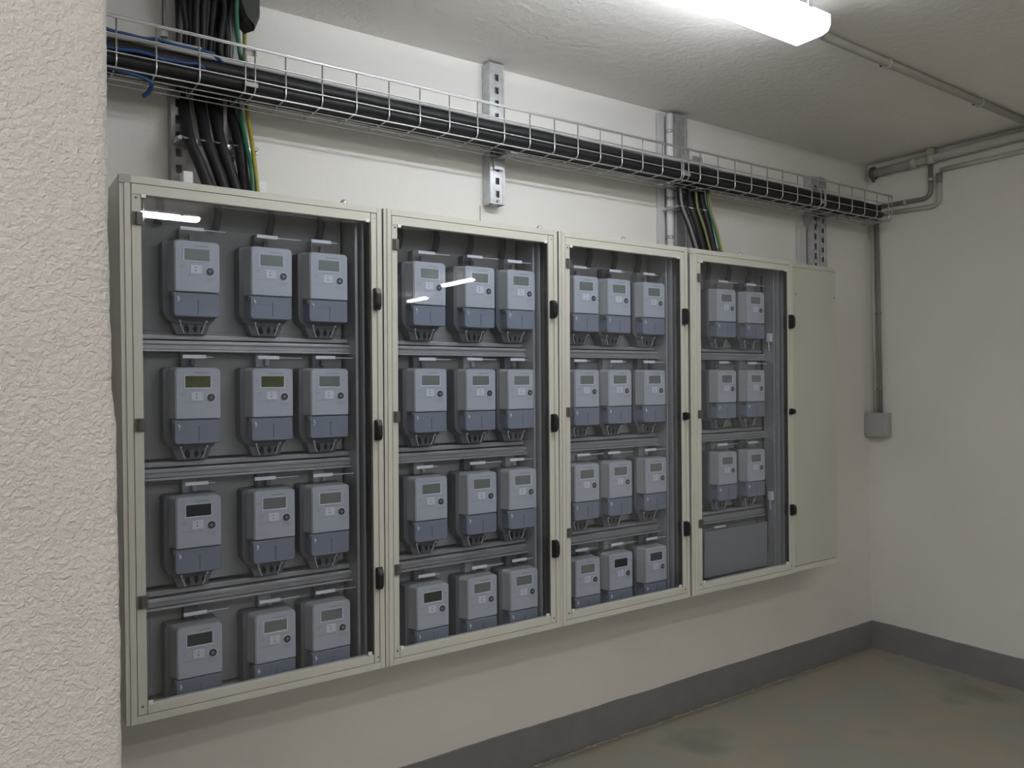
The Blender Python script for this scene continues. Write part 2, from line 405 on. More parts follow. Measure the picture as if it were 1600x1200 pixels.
    for cx, cz in ((dx0+.011, dt-.036), (dx0+.011, db+.022)):
        bm = bmesh.new(); disc(bm, cx, F0+.001, cz, .003, .0015, 10); put('screw', bm, DARKM, door)
    for cx, cz in ((xs+.014, ZT-.035), (xs+.014, ZB+.038), (xl+fwid*.6, ZT-.010), (xr-.008, ZT-.010)):
        bm = bmesh.new(); disc(bm, cx, F0+.0015, cz, .0026, .0022, 10); put('screw', bm, ALU if cz > 1 else DARKM)
    if i in (0, 3):
        bm = boxbm(xl-.0008, xl+fwid+.001, F0-.001, F0+.02, ZT-.0215, ZT+.0008, bev=.0008)
        disc(bm, xl+fwid*.55, F0-.001, ZT-.0105, .004, .001, 12)
        put('corner_bracket', bm, mat('grey_corner_casting', (.38, .38, .36), .5) if i == 0 else CREAM)
    for bx in ((xl+.62*1, ) if i < 2 else (xl+.33, )):
        bm = bmesh.new(); tube(bm, [(bx, -D+.02, ZT), (bx, -D+.02, ZT+.008), (bx, -D+.02, ZT+.014)], [.011, .010, .005], 12)
        put('top_bolt', bm, ALU)
    for z, h in LATCH[i]:
        put('latch', latch_bm(1.0505-1.0335+xs, z, h), BLACK)
    # inside: mounting boards, cross rails, clear row covers, label holders
    ix0 = xl+.055; ix1 = xs-.035
    rows = ROWZ
    for k, z0 in enumerate(rows):
        zt = z0+.088 if k else ZT-.012; zb = z0-.223 if k < 3 else ZB+.006
        put('mounting_board', boxbm(ix0, ix1, -.115, -.108, zb+.006, zt-.004, bev=.001), PLATE)
        # clear cover edge of each row (rounded hoop of clear plastic)
        ct = z0+.078; cb = max(z0-.214, ZB+.012)
        bm = bmesh.new(); path = [Vector((x, -.205, z)) for x, z in rrect(ix0-.006, ix1+.004, cb, ct, .022, 5)]
        path.append(path[0].copy()); tube(bm, path, .0016, 6, cap=False)
        put('row_cover', bm, CLEARP)
        if k:
            zc = z0+.104
            bm = boxbm(ix0-.012, ix1+.012, -.16, -.108, zc-.012, zc+.012, bev=.002)
            box(bm, ix0-.012, ix1+.012, -.167, -.158, zc+.002, zc+.010, bev=.001)
            box(bm, ix0-.012, ix1+.012, -.172, -.120, zc-.019, zc-.013, bev=.001)
            box(bm, ix0-.012, ix1+.012, -.150, -.120, zc+.016, zc+.030, bev=.002)
            put('cross_rail', bm, ALU)
    # vertical aluminium profiles and trunking at the right-hand side
    bm = boxbm(xs-.029, xs-.021, -.215, -.11, ZB+.006, ZT-.01); box(bm, xs-.012, xs-.006, -.23, -.12, ZB+.006, ZT-.01)
    put('vertical_profile', bm, ALU)
    put('trunking', boxbm(xs-.020, xs-.0125, -.18, -.10, ZB+.006, ZT-.01), GAP)
    put('trunking', boxbm(xl+.042, xl+.050, -.20, -.11, ZB+.006, ZT-.01), ALU)
    return t, put
cabs = [cabinet(i) for i in range(4)]
METERS = {0: (.534, .744, .918), 1: (1.268, 1.465, 1.639), 2: (1.939, 2.107, 2.298), 3: (2.735, 2.929)}
for i, (t, put) in enumerate(cabs):
    for c, x in enumerate(METERS[i]):
        for k, z in enumerate(ROWZ):
            if i == 3 and k == 3: continue
            rnd = random.Random(i*97+c*13+k)
            bm = bmesh.new(); zt = z+.072+rnd.uniform(-.002, .002); tx = x-.012+rnd.uniform(-.01, .01)
            box(bm, tx-.031, tx+.031, -.206, -.202, zt-.005, zt+.005, bev=.001)
            put('label_holder', bm, TAG if (k or c) else SEAL)
            put('label_rod', tubebm([(tx+.031, -.203, zt-.001), (tx+.030+rnd.choice((.02, .06, .07)), -.203, zt-.001)], .0012, 6), TAG)
            bm = boxbm(x-.030, x+.008, -.150, -.116, z+.042, min(z+.086, ZT-.015), bev=.003)
            box(bm, x-.006, x+.006, -.165, -.150, z+.048, z+.066, bev=.001)
            put('supply_duct', bm, MBASE if (c+k) % 2 else PLATE)
    xl, xs = CABS[i][0], CABS[i][5]
    for n in range(4):   # supply cables seen dimly above the top row
        xx = xl+.12+n*(xs-xl-.2)/3.2
        put('riser_cable', tubebm([(xx, -.135, ZT-.008), (xx+.004, -.14, ZT-.05), (xx-.004, -.135, ROWZ[0]+.09)], .011, 8), CABLEG, t, True)
t, put = cabs[3]
put('blanking_plate', boxbm(2.60, 3.02, -.20, -.196, .66, .86, bev=.004), mat('grey_blanking_plate', (.25, .26, .26), .35))
put('label_holder', boxbm(2.66, 2.73, -.206, -.2005, .868, .876, bev=.001), TAG)
put('riser_cable', tubebm(bez([(3.062, -.15, 1.99), (3.060, -.15, 1.5), (3.062, -.155, 1.1), (3.050, -.17, .93), (3.060, -.17, .80), (3.045, -.17, .67)], 8), .0075, 8), CABLE, t, True)
for z in (1.70, .975):
    bm = boxbm(3.035, 3.052, -.215, -.19, z-.02, z+.02, bev=.003); tube(bm, [(3.04, -.2, z-.02), (3.044, -.2, z-.06)], .003, 6)
    put('small_bracket', bm, SEAL)
# ---------------------------------------------------------------- blank side cabinet
t = empty('blank_cabinet', (3.124, 0, ZB), 'plain cream closed cabinet at the right end of the meter row', 'cabinet')
off = Vector((-3.124, 0, -ZB))
def put(name, bm, m, parent=t):
    for v in bm.verts: v.co += off
    return obj(name, bm, m, parent)
put('body', boxbm(3.124, 3.464, -D+.012, -.004, .624, 2.046, bev=.004), CREAM)
bm = bmesh.new(); extr(bm, [(-D+.002, rrect(3.1275, 3.4615, .652, 2.023, .003)), (-D+.012, rrect(3.126, 3.464, .650, 2.024, .003))]); put('cover_panel', bm, CREAMD)
bm = bmesh.new(); extr(bm, [(-D+.004, rrect(3.124, 3.462, 2.025, 2.045, .003, rs=(.001, .001, .010, .001))), (-D+.012, rrect(3.124, 3.464, 2.025, 2.046, .003, rs=(.001, .001, .010, .001)))]); put('top_lip', bm, CREAMD)
put('bottom_lip', boxbm(3.124, 3.462, -D+.004, -D+.012, .624, .648, bev=.001), CREAM)
put('edge_strip', boxbm(3.1215, 3.126, -D+.001, -D+.012, .624, 2.045), CREAM)
for x in (3.150, 3.448):
    bm = bmesh.new(); disc(bm, x, -D+.002, 1.90, .004, .001, 10); put('screw', bm, DARKM)
# ---------------------------------------------------------------- electricity meters
def meter(short=False):
    """local origin: centre of display on the face plane; parts are returned as (name, mesh, material, smooth, [children])"""
    P = []
    zt, zm, zb, zn = .039, -.102, -.172 if not short else -.166, -.218
    # dark base body with rounded lower corners and tapered neck
    bm = bmesh.new()
    o = rrect(-.083, .061, zb-.018+(.016 if short else 0), zt+.003, .01, 6, rs=(.042 if not short else .01, .030 if not short else .01, .008, .010))
    o1 = [(x*.985-.0005, z*.985-.001) for x, z in o]
    extr(bm, [(.040, o1), (.044, o), (.090, o)])
    if not short:
        a = [(-.046, zn), (.034, zn), (.048, zb-.006), (-.062, zb-.006)]
        extr(bm, [(.046, a), (.090, a)])
    P.append(['base', bm, MBASE, False, []])
    # light upper housing, sides drafted towards the front
    bm = bmesh.new()
    f = rrect(-.057, .060, zm, zt-.003, .01, 6, rs=(.004, .004, .010, .010)); g = rrect(-.0595, .061, zm-.001, zt, .01, 6, rs=(.004, .004, .011, .011))
    h = rrect(-.070, .0615, zm-.001, zt+.002, .01, 6, rs=(.004, .004, .013, .011))
    extr(bm, [(.0025, g), (.010, [(x-.0012, z) for x, z in g]), (.040, h)])
    P.append(['housing', bm, MSIDE, False, []])
    bm = bmesh.new(); extr(bm, [(-.0005, [(x*.985, z*.985-.0005) for x, z in f]), (.001, f), (.0030, f)])
    face = ['face', bm, MFACE, False, []]
    ch = face[4]
    ch.append(['print', None, INK]); b = bmesh.new()
    box(b, -.010, .030, -.0009, -.0004, .0235, .0262)
    box(b, -.046, -.030, -.0009, -.0004, -.033, -.0315); box(b, -.046, -.036, -.0009, -.0004, -.0375, -.036)
    box(b, -.046, .012, -.0009, -.0004, -.0575, -.0565)
    box(b, .020, .050, -.0009, -.0004, -.0645, -.063); box(b, .022, .044, -.0009, -.0004, -.070, -.0688)
    box(b, -.050, -.044, -.0009, -.0004, .002, .0035); box(b, .044, .050, -.0009, -.0004, .004, .0055)
    ch[-1][1] = b
    b = bmesh.new()
    disc(b, -.004, -.0004, -.034, .0016, .0008, 8); disc(b, -.004, -.0004, -.0435, .0018, .0008, 8)
    ch.append(['indicator', b, INKD])
    b = bmesh.new(); extr(b, [(-.0018, rrect(-.0175, .0125, -.052, -.029, .002, 2)), (-.0004, rrect(-.018, .013, -.0525, -.0285, .002, 2))]); ch.append(['nameplate', b, BEZ])
    for c in (ch[1][1],):
        for v in c.verts: v.co.y -= .0016
    b = bmesh.new(); disc(b, .0345, -.0004, -.044, .0128, .0012, 20); ch.append(['port_ring', b, BEZ])
    b = bmesh.new(); disc(b, .0345, -.0014, -.044, .0105, .0016, 20); ch.append(['optical_port', b, BTN])
    b = boxbm(.0332, .0358, -.0036, -.0030, -.049, -.039); box(b, .0295, .0395, -.0036, -.0030, -.0453, -.0427); ch.append(['port_mark', b, INK])
    P.append(face)
    bm = bmesh.new()
    o = rrect(-.0365, .0365, -.0185, .0185, .002, 2); q = rrect(-.0335, .0335, -.0160, .0160, .001, 2)
    bz = boxbm(0, .0001, 0, .0001, 0, .0001); bz.free()
    A = [bm.verts.new((x, -.0022, z)) for x, z in o]; B = [bm.verts.new((x, -.0010, z)) for x, z in q]; C = [bm.verts.new((x, -.0004, z)) for x, z in o]
    n = len(A)
    for k in range(n):
        l = (k+1) % n; bm.faces.new((A[k], A[l], B[l], B[k])); bm.faces.new((A[k], A[l], C[l], C[k]))
    P.append(['display_frame', bm, BEZ, False, []])
    P.append(['display', boxbm(-.0338, .0338, -.0010, -.0005, -.0163, .0163), 'LCD', False, []])
    # terminal cover: drafted sides, left ear, slot, seals
    bm = bmesh.new()
    c0 = rrect(-.0625, .060, zb, zm-.0035, .008, 5, rs=(.010, .008, .002, .003)); c1 = rrect(-.0605, .058, zb+.002, zm-.006, .008, 5, rs=(.009, .007, .002, .003))
    extr(bm, [(-.001, c1), (.003, c0), (.042, c0)])
    cov = ['terminal_cover', bm, MCOVER, False, []]
    b = boxbm(.001, .003, -.0018, -.0006, zb+.008, zm-.026); disc(b, .002, -.0006, zm-.024, .0026, .0012, 8); cov[4].append(['slot', b, mat_slot])
    b = bmesh.new(); bmesh.ops.create_icosphere(b, subdivisions=1, radius=.0042, matrix=Matrix.Translation((-.050, -.003, zm-.022)))
    box(b, -.053, -.049, -.003, -.001, zm-.030, zm-.014, bev=.0006); cov[4].append(['seal', b, SEAL])
    P.append(cov)
    P.append(['side_catch', boxbm(-.0665, -.0578, .004, .030, zm-.016, zm-.0015, bev=.002), MBASE, False, []])
    if not short:
        for sx in (-.040, .030):
            b = bmesh.new(); disc(b, sx, .030, zb-.010, .003, .004, 8)
            tube(b, bez([(sx, .034, zb-.010), (sx+.006*(1 if sx < 0 else -1), .034, zb-.028), (sx+.012*(1 if sx < 0 else -1), .036, zn+.002)], 4), .0014, 6)
            P.append(['seal_wire', b, SEAL, False, []])
        for sx, r in ((-.020, .009), (.004, .0085), (.022, .0075)):
            P.append(['tail_cable', tubebm(bez([(sx, .060, zb-.006), (sx*1.0, .052, zb-.028), (sx*.8, .055, zn+.003)], 4), r, 8), CABLE, True, []])
    return P
mat_slot = mat('slot_shadow_plastic', (.12, .135, .17), .5)
def bake(P):
    out = []
    for name, bm, m, sm, kids in P:
        def mk(nm, b, mm, s=False):
            bmesh.ops.recalc_face_normals(b, faces=b.faces[:]); me = bpy.data.meshes.new(nm); b.to_mesh(me); b.free()
            if s:
                for p in me.polygons: p.use_smooth = True
            if mm != 'LCD': me.materials.append(mm)
            return me
        out.append((name, mk(name, bm, m, sm), m, [(k[0], mk(k[0], k[1], k[2])) for k in kids]))
    return out
FULL = bake(meter()); SHORT = bake(meter(True))
lcdme = {}
def lcd_mesh(me, m):
    k = (me.name, m.name)
    if k not in lcdme:
        c = me.copy(); c.materials.clear(); c.materials.append(m); lcdme[k] = c
    return lcdme[k]
RW = ('top', 'second', 'third', 'bottom'); CW = ('left-hand', 'middle', 'right-hand')
CABW = ('leftmost cabinet', 'second cabinet', 'third cabinet', 'fourth cabinet')
LCDX = {(0, 1, 0): 'y', (0, 1, 1): 'y', (0, 0, 2): 'g', (0, 3, 0): 'd', (0, 2, 0): 'd', (1, 3, 0): 'd', (2, 3, 1): 'd', (2, 3, 2): 'd', (0, 1, 2): 'g', (0, 3, 2): 'y2'}
DX = {}
for i in range(4):
    for k, z in enumerate(ROWZ):
        for c, x in enumerate(METERS[i]):
            if i == 3 and k == 3: continue
            rnd = random.Random(i*31+k*7+c)
            tmpl = SHORT if k == 3 else FULL
            disp = LCDX.get((i, k, c), 'g'); m = {'y': LCDY, 'd': LCDD}.get(disp, LCD)
            look = {'y': 'with a yellowish display', 'd': 'with a dark display'}.get(disp, 'with a grey display')
            cw = CW[c] if i < 3 else ('left-hand', 'right-hand')[c]
            t = empty('electricity_meter', (x+rnd.uniform(-.001, .001), -.215+rnd.uniform(-.002, .002), z+rnd.uniform(-.001, .001)),
                      'electricity meter %s, %s in the %s row of %s' % (look, cw, RW[k], CABW[i]), 'electricity meter', 'electricity meters in the glazed cabinets')
            t.rotation_euler = (0, 0, rnd.uniform(-.012, .012))
            for name, me, mm, kids in tmpl:
                if mm == 'LCD': me = lcd_mesh(me, m)
                p = link(name, me, None, t)
                for kn, km in kids: link(kn, km, None, p)
# ---------------------------------------------------------------- strut channels on the wall
def slotted(name, x0, x1, y0, z0, z1, label, pitch=.0485, sw=.0165, sh=.025, zstart=None, m=GALV, cat='metal channel', slots=True, lips=True):
    """C-channel whose perforated web faces the room; slots are real holes"""
    t = empty(name, ((x0+x1)/2, 0, z0), label, cat)
    cx, w = (x0+x1)/2, x1-x0
    bm = bmesh.new(); h = z1-z0; hw = w/2
    zs = [0]; z = (zstart-z0) if zstart else .02; cuts = []
    while slots and z+sh < h-.005: cuts.append((z, z+sh)); z += pitch
    y = y0; th = .0022
    def slab(a, b, c, d, ya=None, yb=None): box(bm, a, b, y if ya is None else ya, y+th if yb is None else yb, c, d)
    prev = 0
    for a, b in cuts:
        slab(-hw, hw, prev, a); slab(-hw, -sw/2, a, b); slab(sw/2, hw, a, b); prev = b
    slab(-hw, hw, prev, h)
    obj('web', bm, m, t)
    for s in (-1, 1):
        obj('flange', boxbm(s*hw-.0011, s*hw+.0011, y, -.003, 0, h), m, t)
        if lips: obj('lip', boxbm(min(s*hw, s*(hw-.010)), max(s*hw, s*(hw-.010)), y-.0016, y-.0002, 0, h), m, t)
    obj('wall_bolt', tubebm([(0, -.003, .012), (0, y+.004, .012), (0, y-.006, .012)], .0055, 8), DULL, t)
    return t
slotted('strut_channel', 1.617, 1.682, -.052, 2.173, 2.700, 'slotted galvanised channel crossing the tray above the second cabinet', zstart=2.198)
slotted('strut_channel', 2.600, 2.672, -.052, 2.058, 2.690, 'galvanised channel rising from the third cabinet behind the second cable drop', slots=False)
slotted('strut_channel', 3.594, 3.650, -.052, 1.95, 2.555, 'left half of the paired slotted channels behind the blank cabinet', zstart=1.98, pitch=.05, sw=.016, sh=.03)
slotted('strut_channel', 3.656, 3.712, -.052, 1.95, 2.560, 'right half of the paired slotted channels behind the blank cabinet', zstart=1.97, pitch=.05)
slotted('strut_channel', .505, .545, -.045, 2.055, 2.470, 'galvanised channel left of the big cable drop above leftmost cabinet', zstart=2.08, m=DULL)
slotted('strut_channel', .655, .700, -.045, 2.055, 2.690, 'galvanised channel between the cables of the big drop above leftmost cabinet', zstart=2.08, m=DULL)
tag(obj('flat_trunking', boxbm(3.527, 3.586, -.022, -.002, 1.95, 2.30, bev=.002), mat('pale_grey_trunking', (.50, .50, .49), .5)), 'pale flat wall trunking left of the paired channels at the blank cabinet', 'trunking')
tag(obj('flat_trunking', boxbm(2.528, 2.562, -.020, -.002, 2.055, 2.692, bev=.002), mat('lilac_grey_trunking', (.52, .52, .54), .5)), 'pale flat trunking left of the white riser pipe above third cabinet', 'trunking')
t = empty('riser_pipe', (2.583, -.032, 2.055), 'white plastic riser pipe beside the second cable drop', 'pipe')
obj('pipe', tubebm([(0, 0, 0), (0, 0, .635)], .0165, 16), PVCW, t, True)
for z in (.08, .25, .55): obj('saddle', tubebm([(0, 0, z), (0, 0, z+.014)], .0185, 16), GALV, t, True)
tag(obj('thin_cable', tubebm([(1.603, -.003, 2.170), (1.604, -.003, 2.050)], .0022, 6), PVC), 'thin grey wire on the wall under the slotted channel', 'wire')
t = empty('threaded_rod', (.470, -.13, 2.44), 'dark threaded rod hanging from the ceiling at the left end of the tray', 'rod')
obj('rod', tubebm([(0, 0, 0), (0, 0, ZC-2.44)], .0055, 8), DARKM, t, True)
obj('nut', tubebm([(0, 0, .045), (0, 0, .062)], .011, 6), GALV, t)
obj('foot_plate', boxbm(-.012, .10, -.012, .012, .030, .036, bev=.001), GALV, t)
# ---------------------------------------------------------------- wire mesh tray
TX0, TX1 = -.0, 4.055
TX0 = .20
t = empty('wire_tray', (TX0, 0, 2.352), 'long zinc wire mesh cable tray along the wall above the cabinets', 'cable tray')
YF, YB, ZT0, ZB0 = -.215, -.058, 2.478, 2.350
def put(name, bm, m=WIRE, smooth=True):
    for v in bm.verts: v.co -= Vector((TX0, 0, 2.352))
    return obj(name, bm, m, t, smooth)
def wirex(y, z, r=.0022, x0=TX0, x1=TX1):
    n = 30; rnd = random.Random(int(abs(y)*9999+z*777))
    put('long_wire', tubebm([(x0+(x1-x0)*k/n, y+rnd.uniform(-.0006, .0006), z+rnd.uniform(-.0006, .0006)) for k in range(n+1)], r, 6))
for y, z, r in ((YF, ZT0, .0034), (YF-.0035, ZT0-.0055, .0022), (YF-.0040, 2.429, .0022), (YF-.0040, 2.381, .0022), (YF+.014, ZB0-.003, .0026), (-.155, ZB0-.004, .0022), (-.115, ZB0-.004, .0022), (YB-.014, ZB0-.004, .0026), (YB+.004, 2.390, .0022), (YB+.004, 2.436, .0022), (YB, ZT0, .0034)):
    wirex(y, z, r)
xs_ = [.227, .336, .434, .546]
x = .903
xs_ += [.790, x]
joint = {.672, .700, 2.475, 2.505, 3.430, 3.460}
while x < 3.95:
    x += .1115; xs_.append(x)
xs_ = [q for q in xs_]+sorted(joint)
for x in xs_:
    if x > TX1-.02: continue
    p = fillet([(x, YF, ZT0), (x, YF, ZB0), (x, YB, ZB0), (x, YB, ZT0)], .016, 5)
    put('cross_wire', tubebm(p, .0024, 6))
p = fillet([(TX1-.04, YF, 2.360), (TX1, YF, 2.360), (TX1, YF, 2.415), (TX1-.04, YF, 2.415)], .008, 3)
put('end_loop', tubebm(p, .0024, 6))
put('end_wire', tubebm(fillet([(TX1, YF, ZT0), (TX1, YF, ZB0), (TX1, YB, ZB0), (TX1, YB, ZT0)], .016, 5), .0024, 6))
for jx in (.672, 2.475, 3.430):
    put('coupler', boxbm(jx-.004, jx+.034, YF-.0075, YF-.0062, 2.361, 2.375, bev=.0005), DULL, False)
    put('coupler', boxbm(jx-.004, jx+.034, YF+.0045, YF+.006, 2.456, 2.472, bev=.0005), DULL, False)
for bx, lab in ((1.650, 'above the second cabinet'), (2.636, 'above the third cabinet'), (3.650, 'above the blank cabinet'), ):
    k = empty('tray_bracket', (bx, 0, 2.345), 'galvanised bracket carrying the wire tray '+lab, 'bracket')
    obj('arm', boxbm(-.013, .013, -.160, -.054, -.007, -.001, bev=.001), DULL, k)
    obj('back_plate', boxbm(-.020, .020, -.060, -.054, -.045, .135 if bx < 3 else .20, bev=.001), GALV, k)
    
k = empty('tray_bracket', (2.74, 0, 2.47), 'angled galvanised plate standing behind the tray right of the white riser pipe', 'bracket')
obj('plate', boxbm(-.02, .05, -.045, -.041, -.10, .055, bev=.001), GALV, k); obj('gusset', boxbm(.046, .05, -.056, -.041, -.10, .055, bev=.001), GALV, k)
# cables lying in the tray
lay = [(-.192, 2.374, .0185), (-.153, 2.373, .0185), (-.116, 2.373, .0175), (-.180, 2.408, .018), (-.140, 2.408, .018), (-.105, 2.404, .015)]
for j, (y, z, r) in enumerate(lay):
    rnd = random.Random(j+50); n = 22; pts = []
    for k in range(n+1):
        x = .19+(3.985-.19)*k/n
        pts.append((x, y+rnd.uniform(-.002, .002), z+rnd.uniform(-.0015, .0015)))
    o = obj('tray_cable', tubebm(bez(pts, 2), r, 10), CABLE, None, True)
    tag(o, 'thick black power cable lying along the wire tray, '+('front one of the lower layer', 'middle one of the lower layer', 'rear one of the lower layer', 'front one of the upper layer', 'middle one of the upper layer', 'rear one of the upper layer')[j], 'cable', 'black cables in the tray')
for j, (y, z, r, m, nm, x1) in enumerate([(-.201, 2.444, .005, BLUE, 'upper thin blue cable at the left end of the wire tray', .62), (-.2035, 2.398, .0055, BLUE, 'lower thin blue cable at the left end of the wire tray', .58), (-.160, 2.444, .009, mat('pale_grey_cable', (.45, .45, .44), .5), 'pale grey cable on top of the black ones in the tray', 2.9), (-.132, 2.447, .007, mat('teal_cable', (.05, .15, .16), .5), 'dark teal cable on top of the black ones in the tray', 2.2)]):
    rnd = random.Random(j+90); n = 12
    pts = [(.19+(x1-.19)*k/n, y+rnd.uniform(-.003, .003), z+rnd.uniform(-.003, .003)) for k in range(n+1)]
    pts[-1] = (x1, y+.03, z-.012)
    tag(obj('thin_cable', tubebm(bez(pts, 3), r, 8), m, None, True), nm, 'cable')
bm = tubebm(bez([(.19, -.19, 2.36), (.33, -.192, 2.347), (.42, -.185, 2.335), (.425, -.16, 2.315), (.41, -.15, 2.30)], 5), .006, 8)
tag(obj('thin_cable', bm, BLUE, None, True), 'blue cable end sagging below the tray beside the left wall', 'cable')
# ---------------------------------------------------------------- big cable drop above leftmost cabinet
ORD = ['first', 'second', 'third', 'fourth']
for j, (xt, xm, xb) in enumerate([(.540, .541, .598), (.588, .590, .640), (.628, .630, .675), (.676, .684, .694)]):
    pts = [(xt-.004, -.030, 2.70), (xt, -.031, 2.52), (xt, -.032, 2.36), (xm, -.060, 2.29), (xm, -.105, 2.218), (xm+.45*(xb-xm), -.125, 2.14), (xb, -.135, ZT)]
    k = empty('sleeved_cable', (xm, -.105, 2.218), ORD[j]+' thick black sleeved cable from the left entering the leftmost cabinet', 'cable', 'sleeved cables dropping to the leftmost cabinet')
    bm = tubebm([Vector(p)-Vector((xm, -.105, 2.218)) for p in bez(pts, 6)], .0165, 12); obj('sleeve', bm, CABLE, k, True)
    obj('steel_band', tubebm([(0, .001, -.002), (.0005, -.001, .003)], .0185, 14), GALV, k, True)
# ceiling-side bundle
for j in range(13):
    rnd = random.Random(j+200); x = .528+j*.0112+rnd.uniform(-.003, .003); yy = -.075-.028*(j % 2)-.02*(j % 3 == 0)
    yy = max(yy, -.135)
    xe = x+rnd.uniform(-.02, .03)
    pts = [(xe, yy, ZC), (x+rnd.uniform(-.01, .01), yy-.004, 2.62), (x, yy, 2.54), (x+.004, yy+.006, 2.462), (x+.06, -.128, 2.440)]
    tag(obj('bundle_cable', tubebm(bez(pts, 5), rnd.uniform(.009, .012), 8), CABLE if j % 4 else CABLEG, None, True), 'black cable of the dense bundle coming down from the ceiling', 'cable', 'ceiling bundle cables above the tray')
for xx, m, nm, r, xo in ((.664, GREEN, 'dark green earth cable running down beside the ceiling bundle', .007, .69), (.716, YELLOW, 'yellow earth cable running down right of the black sleeves', .0065, .715), (.700, GREEN, 'green earth cable beside the yellow one entering the leftmost cabinet', .007, .703)):
    pts = [(xx, -.165, ZC), (xx+.003, -.222, 2.60), (xx+.008, -.226, 2.50), (xx, -.224, 2.40), (xx-.003, -.215, 2.335), (xx-.004, -.150, 2.24), (xo, -.150, 2.14), (xo+.004, -.150, ZT)]
    if m is GREEN and xx < .69: pts = [(xx+.01, -.15, ZC), (xx, -.158, 2.60), (xx+.006, -.158, 2.50), (xx+.02, -.150, 2.46), (xx+.06, -.145, 2.452)]
    elif m is GREEN: pts = [(xx, -.036, 2.66), (xx, -.038, 2.40), (xx, -.110, 2.24), (xo, -.158, 2.14), (xo+.004, -.162, ZT)]
    else: pts = [(xx+.006, -.036, 2.70), (xx+.008, -.038, 2.40), (xx+.003, -.110, 2.24), (xx+.002, -.150, 2.14), (xx+.010, -.152, ZT)]
    tag(obj('earth_cable', tubebm(bez(pts, 6), r, 8), m, None, True), nm, 'cable')
# dark folded sleeve end under the ceiling
bm = bmesh.new()
o = [(.678, 2.630), (.692, 2.590), (.714, 2.568), (.730, 2.610), (.730, ZC), (.668, ZC)]
extr(bm, [(-.165, o), (-.150, [(x*1.0+(.004 if x > .71 else -.006), z-(.01 if z < 2.7 else 0)) for x, z in o]), (-.085, [(x-.008, z) for x, z in o])])
tag(obj('black_shroud', bm, mat('black_sheet', (.025, .028, .024), .5)), 'black folded sheet wrapping the cable bundle under the ceiling', 'shroud')
k = empty('cable_clamp_bar', (.61, 0, 2.218), 'galvanised clamp bar holding the black sleeves above the leftmost cabinet', 'clamp')
obj('bar', boxbm(-.10, .135, -.084, -.070, -.008, .008, bev=.001), GALV, k)
for s in (-.093, .125): 
    obj('end_bolt', tubebm([(s, -.105, 0), (s, -.070, 0)], .007, 8), DULL, k)
    obj('spacer', boxbm(s-.006, s+.006, -.070, -.003, -.006, .006), GALV, k)
for x0, x1, nm in ((.514, .541, 'white cable entry block left of the black sleeves on the leftmost cabinet'), (.722, .752, 'white cable entry block right of the earth cables on the leftmost cabinet')):
    bm = boxbm(x0, x1, -.150, -.105, ZT, ZT+.062, bev=.003); k = obj('entry_block', bm, PVCW); tag(k, nm, 'block')
# ---------------------------------------------------------------- second cable drop above rightmost glazed cabinet
for j, (xt, xm, xb) in enumerate([(2.576, 2.576, 2.645), (2.632, 2.632, 2.685), (2.672, 2.674, 2.722), (2.712, 2.716, 2.752)]):
    pts = [(xt, -.095, 2.358), (xt, -.100, 2.31), (xm, -.112, 2.264), (xm+.4*(xb-xm), -.128, 2.18), (xb, -.14, 2.055), (xb+.002, -.141, ZT)]
    k = empty('sleeved_cable', (xm, -.112, 2.264), ORD[j]+' black sleeved cable from the left dropping to the fourth cabinet', 'cable', 'sleeved cables dropping to the fourth cabinet')
    obj('sleeve', tubebm([Vector(p)-Vector((xm, -.112, 2.264)) for p in bez(pts, 5)], .0145, 12), CABLE, k, True)
    obj('steel_band', tubebm([(0, .001, -.002), (.0005, -.001, .003)], .0162, 14), GALV, k, True)
for xt, xb, m, nm in ((2.652, 2.705, mat('olive_cable', (.16, .16, .06), .5), 'olive cable between the sleeves of the second cable drop'), (2.735, 2.782, YELLOW, 'yellow earth cable at the right edge of the second cable drop'), (2.727, 2.771, GREEN, 'green earth cable at the right edge of the second cable drop'), (2.555, 2.622, mat('light_grey_cable', (.16, .165, .17), .5), 'light grey cable at the left edge of the second cable drop')):
    pts = [(xt, -.118, 2.36), (xt, -.13, 2.264), (xt+.4*(xb-xt), -.146, 2.18), (xb, -.158, 2.06), (xb, -.158, ZT)]
    tag(obj('earth_cable', tubebm(bez(pts, 5), .006, 8), m, None, True), nm, 'cable')
k = empty('cable_clamp_bar', (2.65, 0, 2.264), 'galvanised clamp bar across the second cable drop', 'clamp')
obj('bar', boxbm(-.11, .09, -.091, -.078, -.007, .007, bev=.001), GALV, k)
for s in (-.1, .085): obj('end_bolt', tubebm([(s, -.112, 0), (s, -.090, 0)], .006, 8), DULL, k); obj('spacer', boxbm(s-.006, s+.006, -.078, -.003, -.006, .006), GALV, k)
tag(obj('entry_block', boxbm(2.785, 2.800, -.150, -.115, ZT, ZT+.05, bev=.003), PVCW), 'white cable entry block on top of the fourth cabinet', 'block')
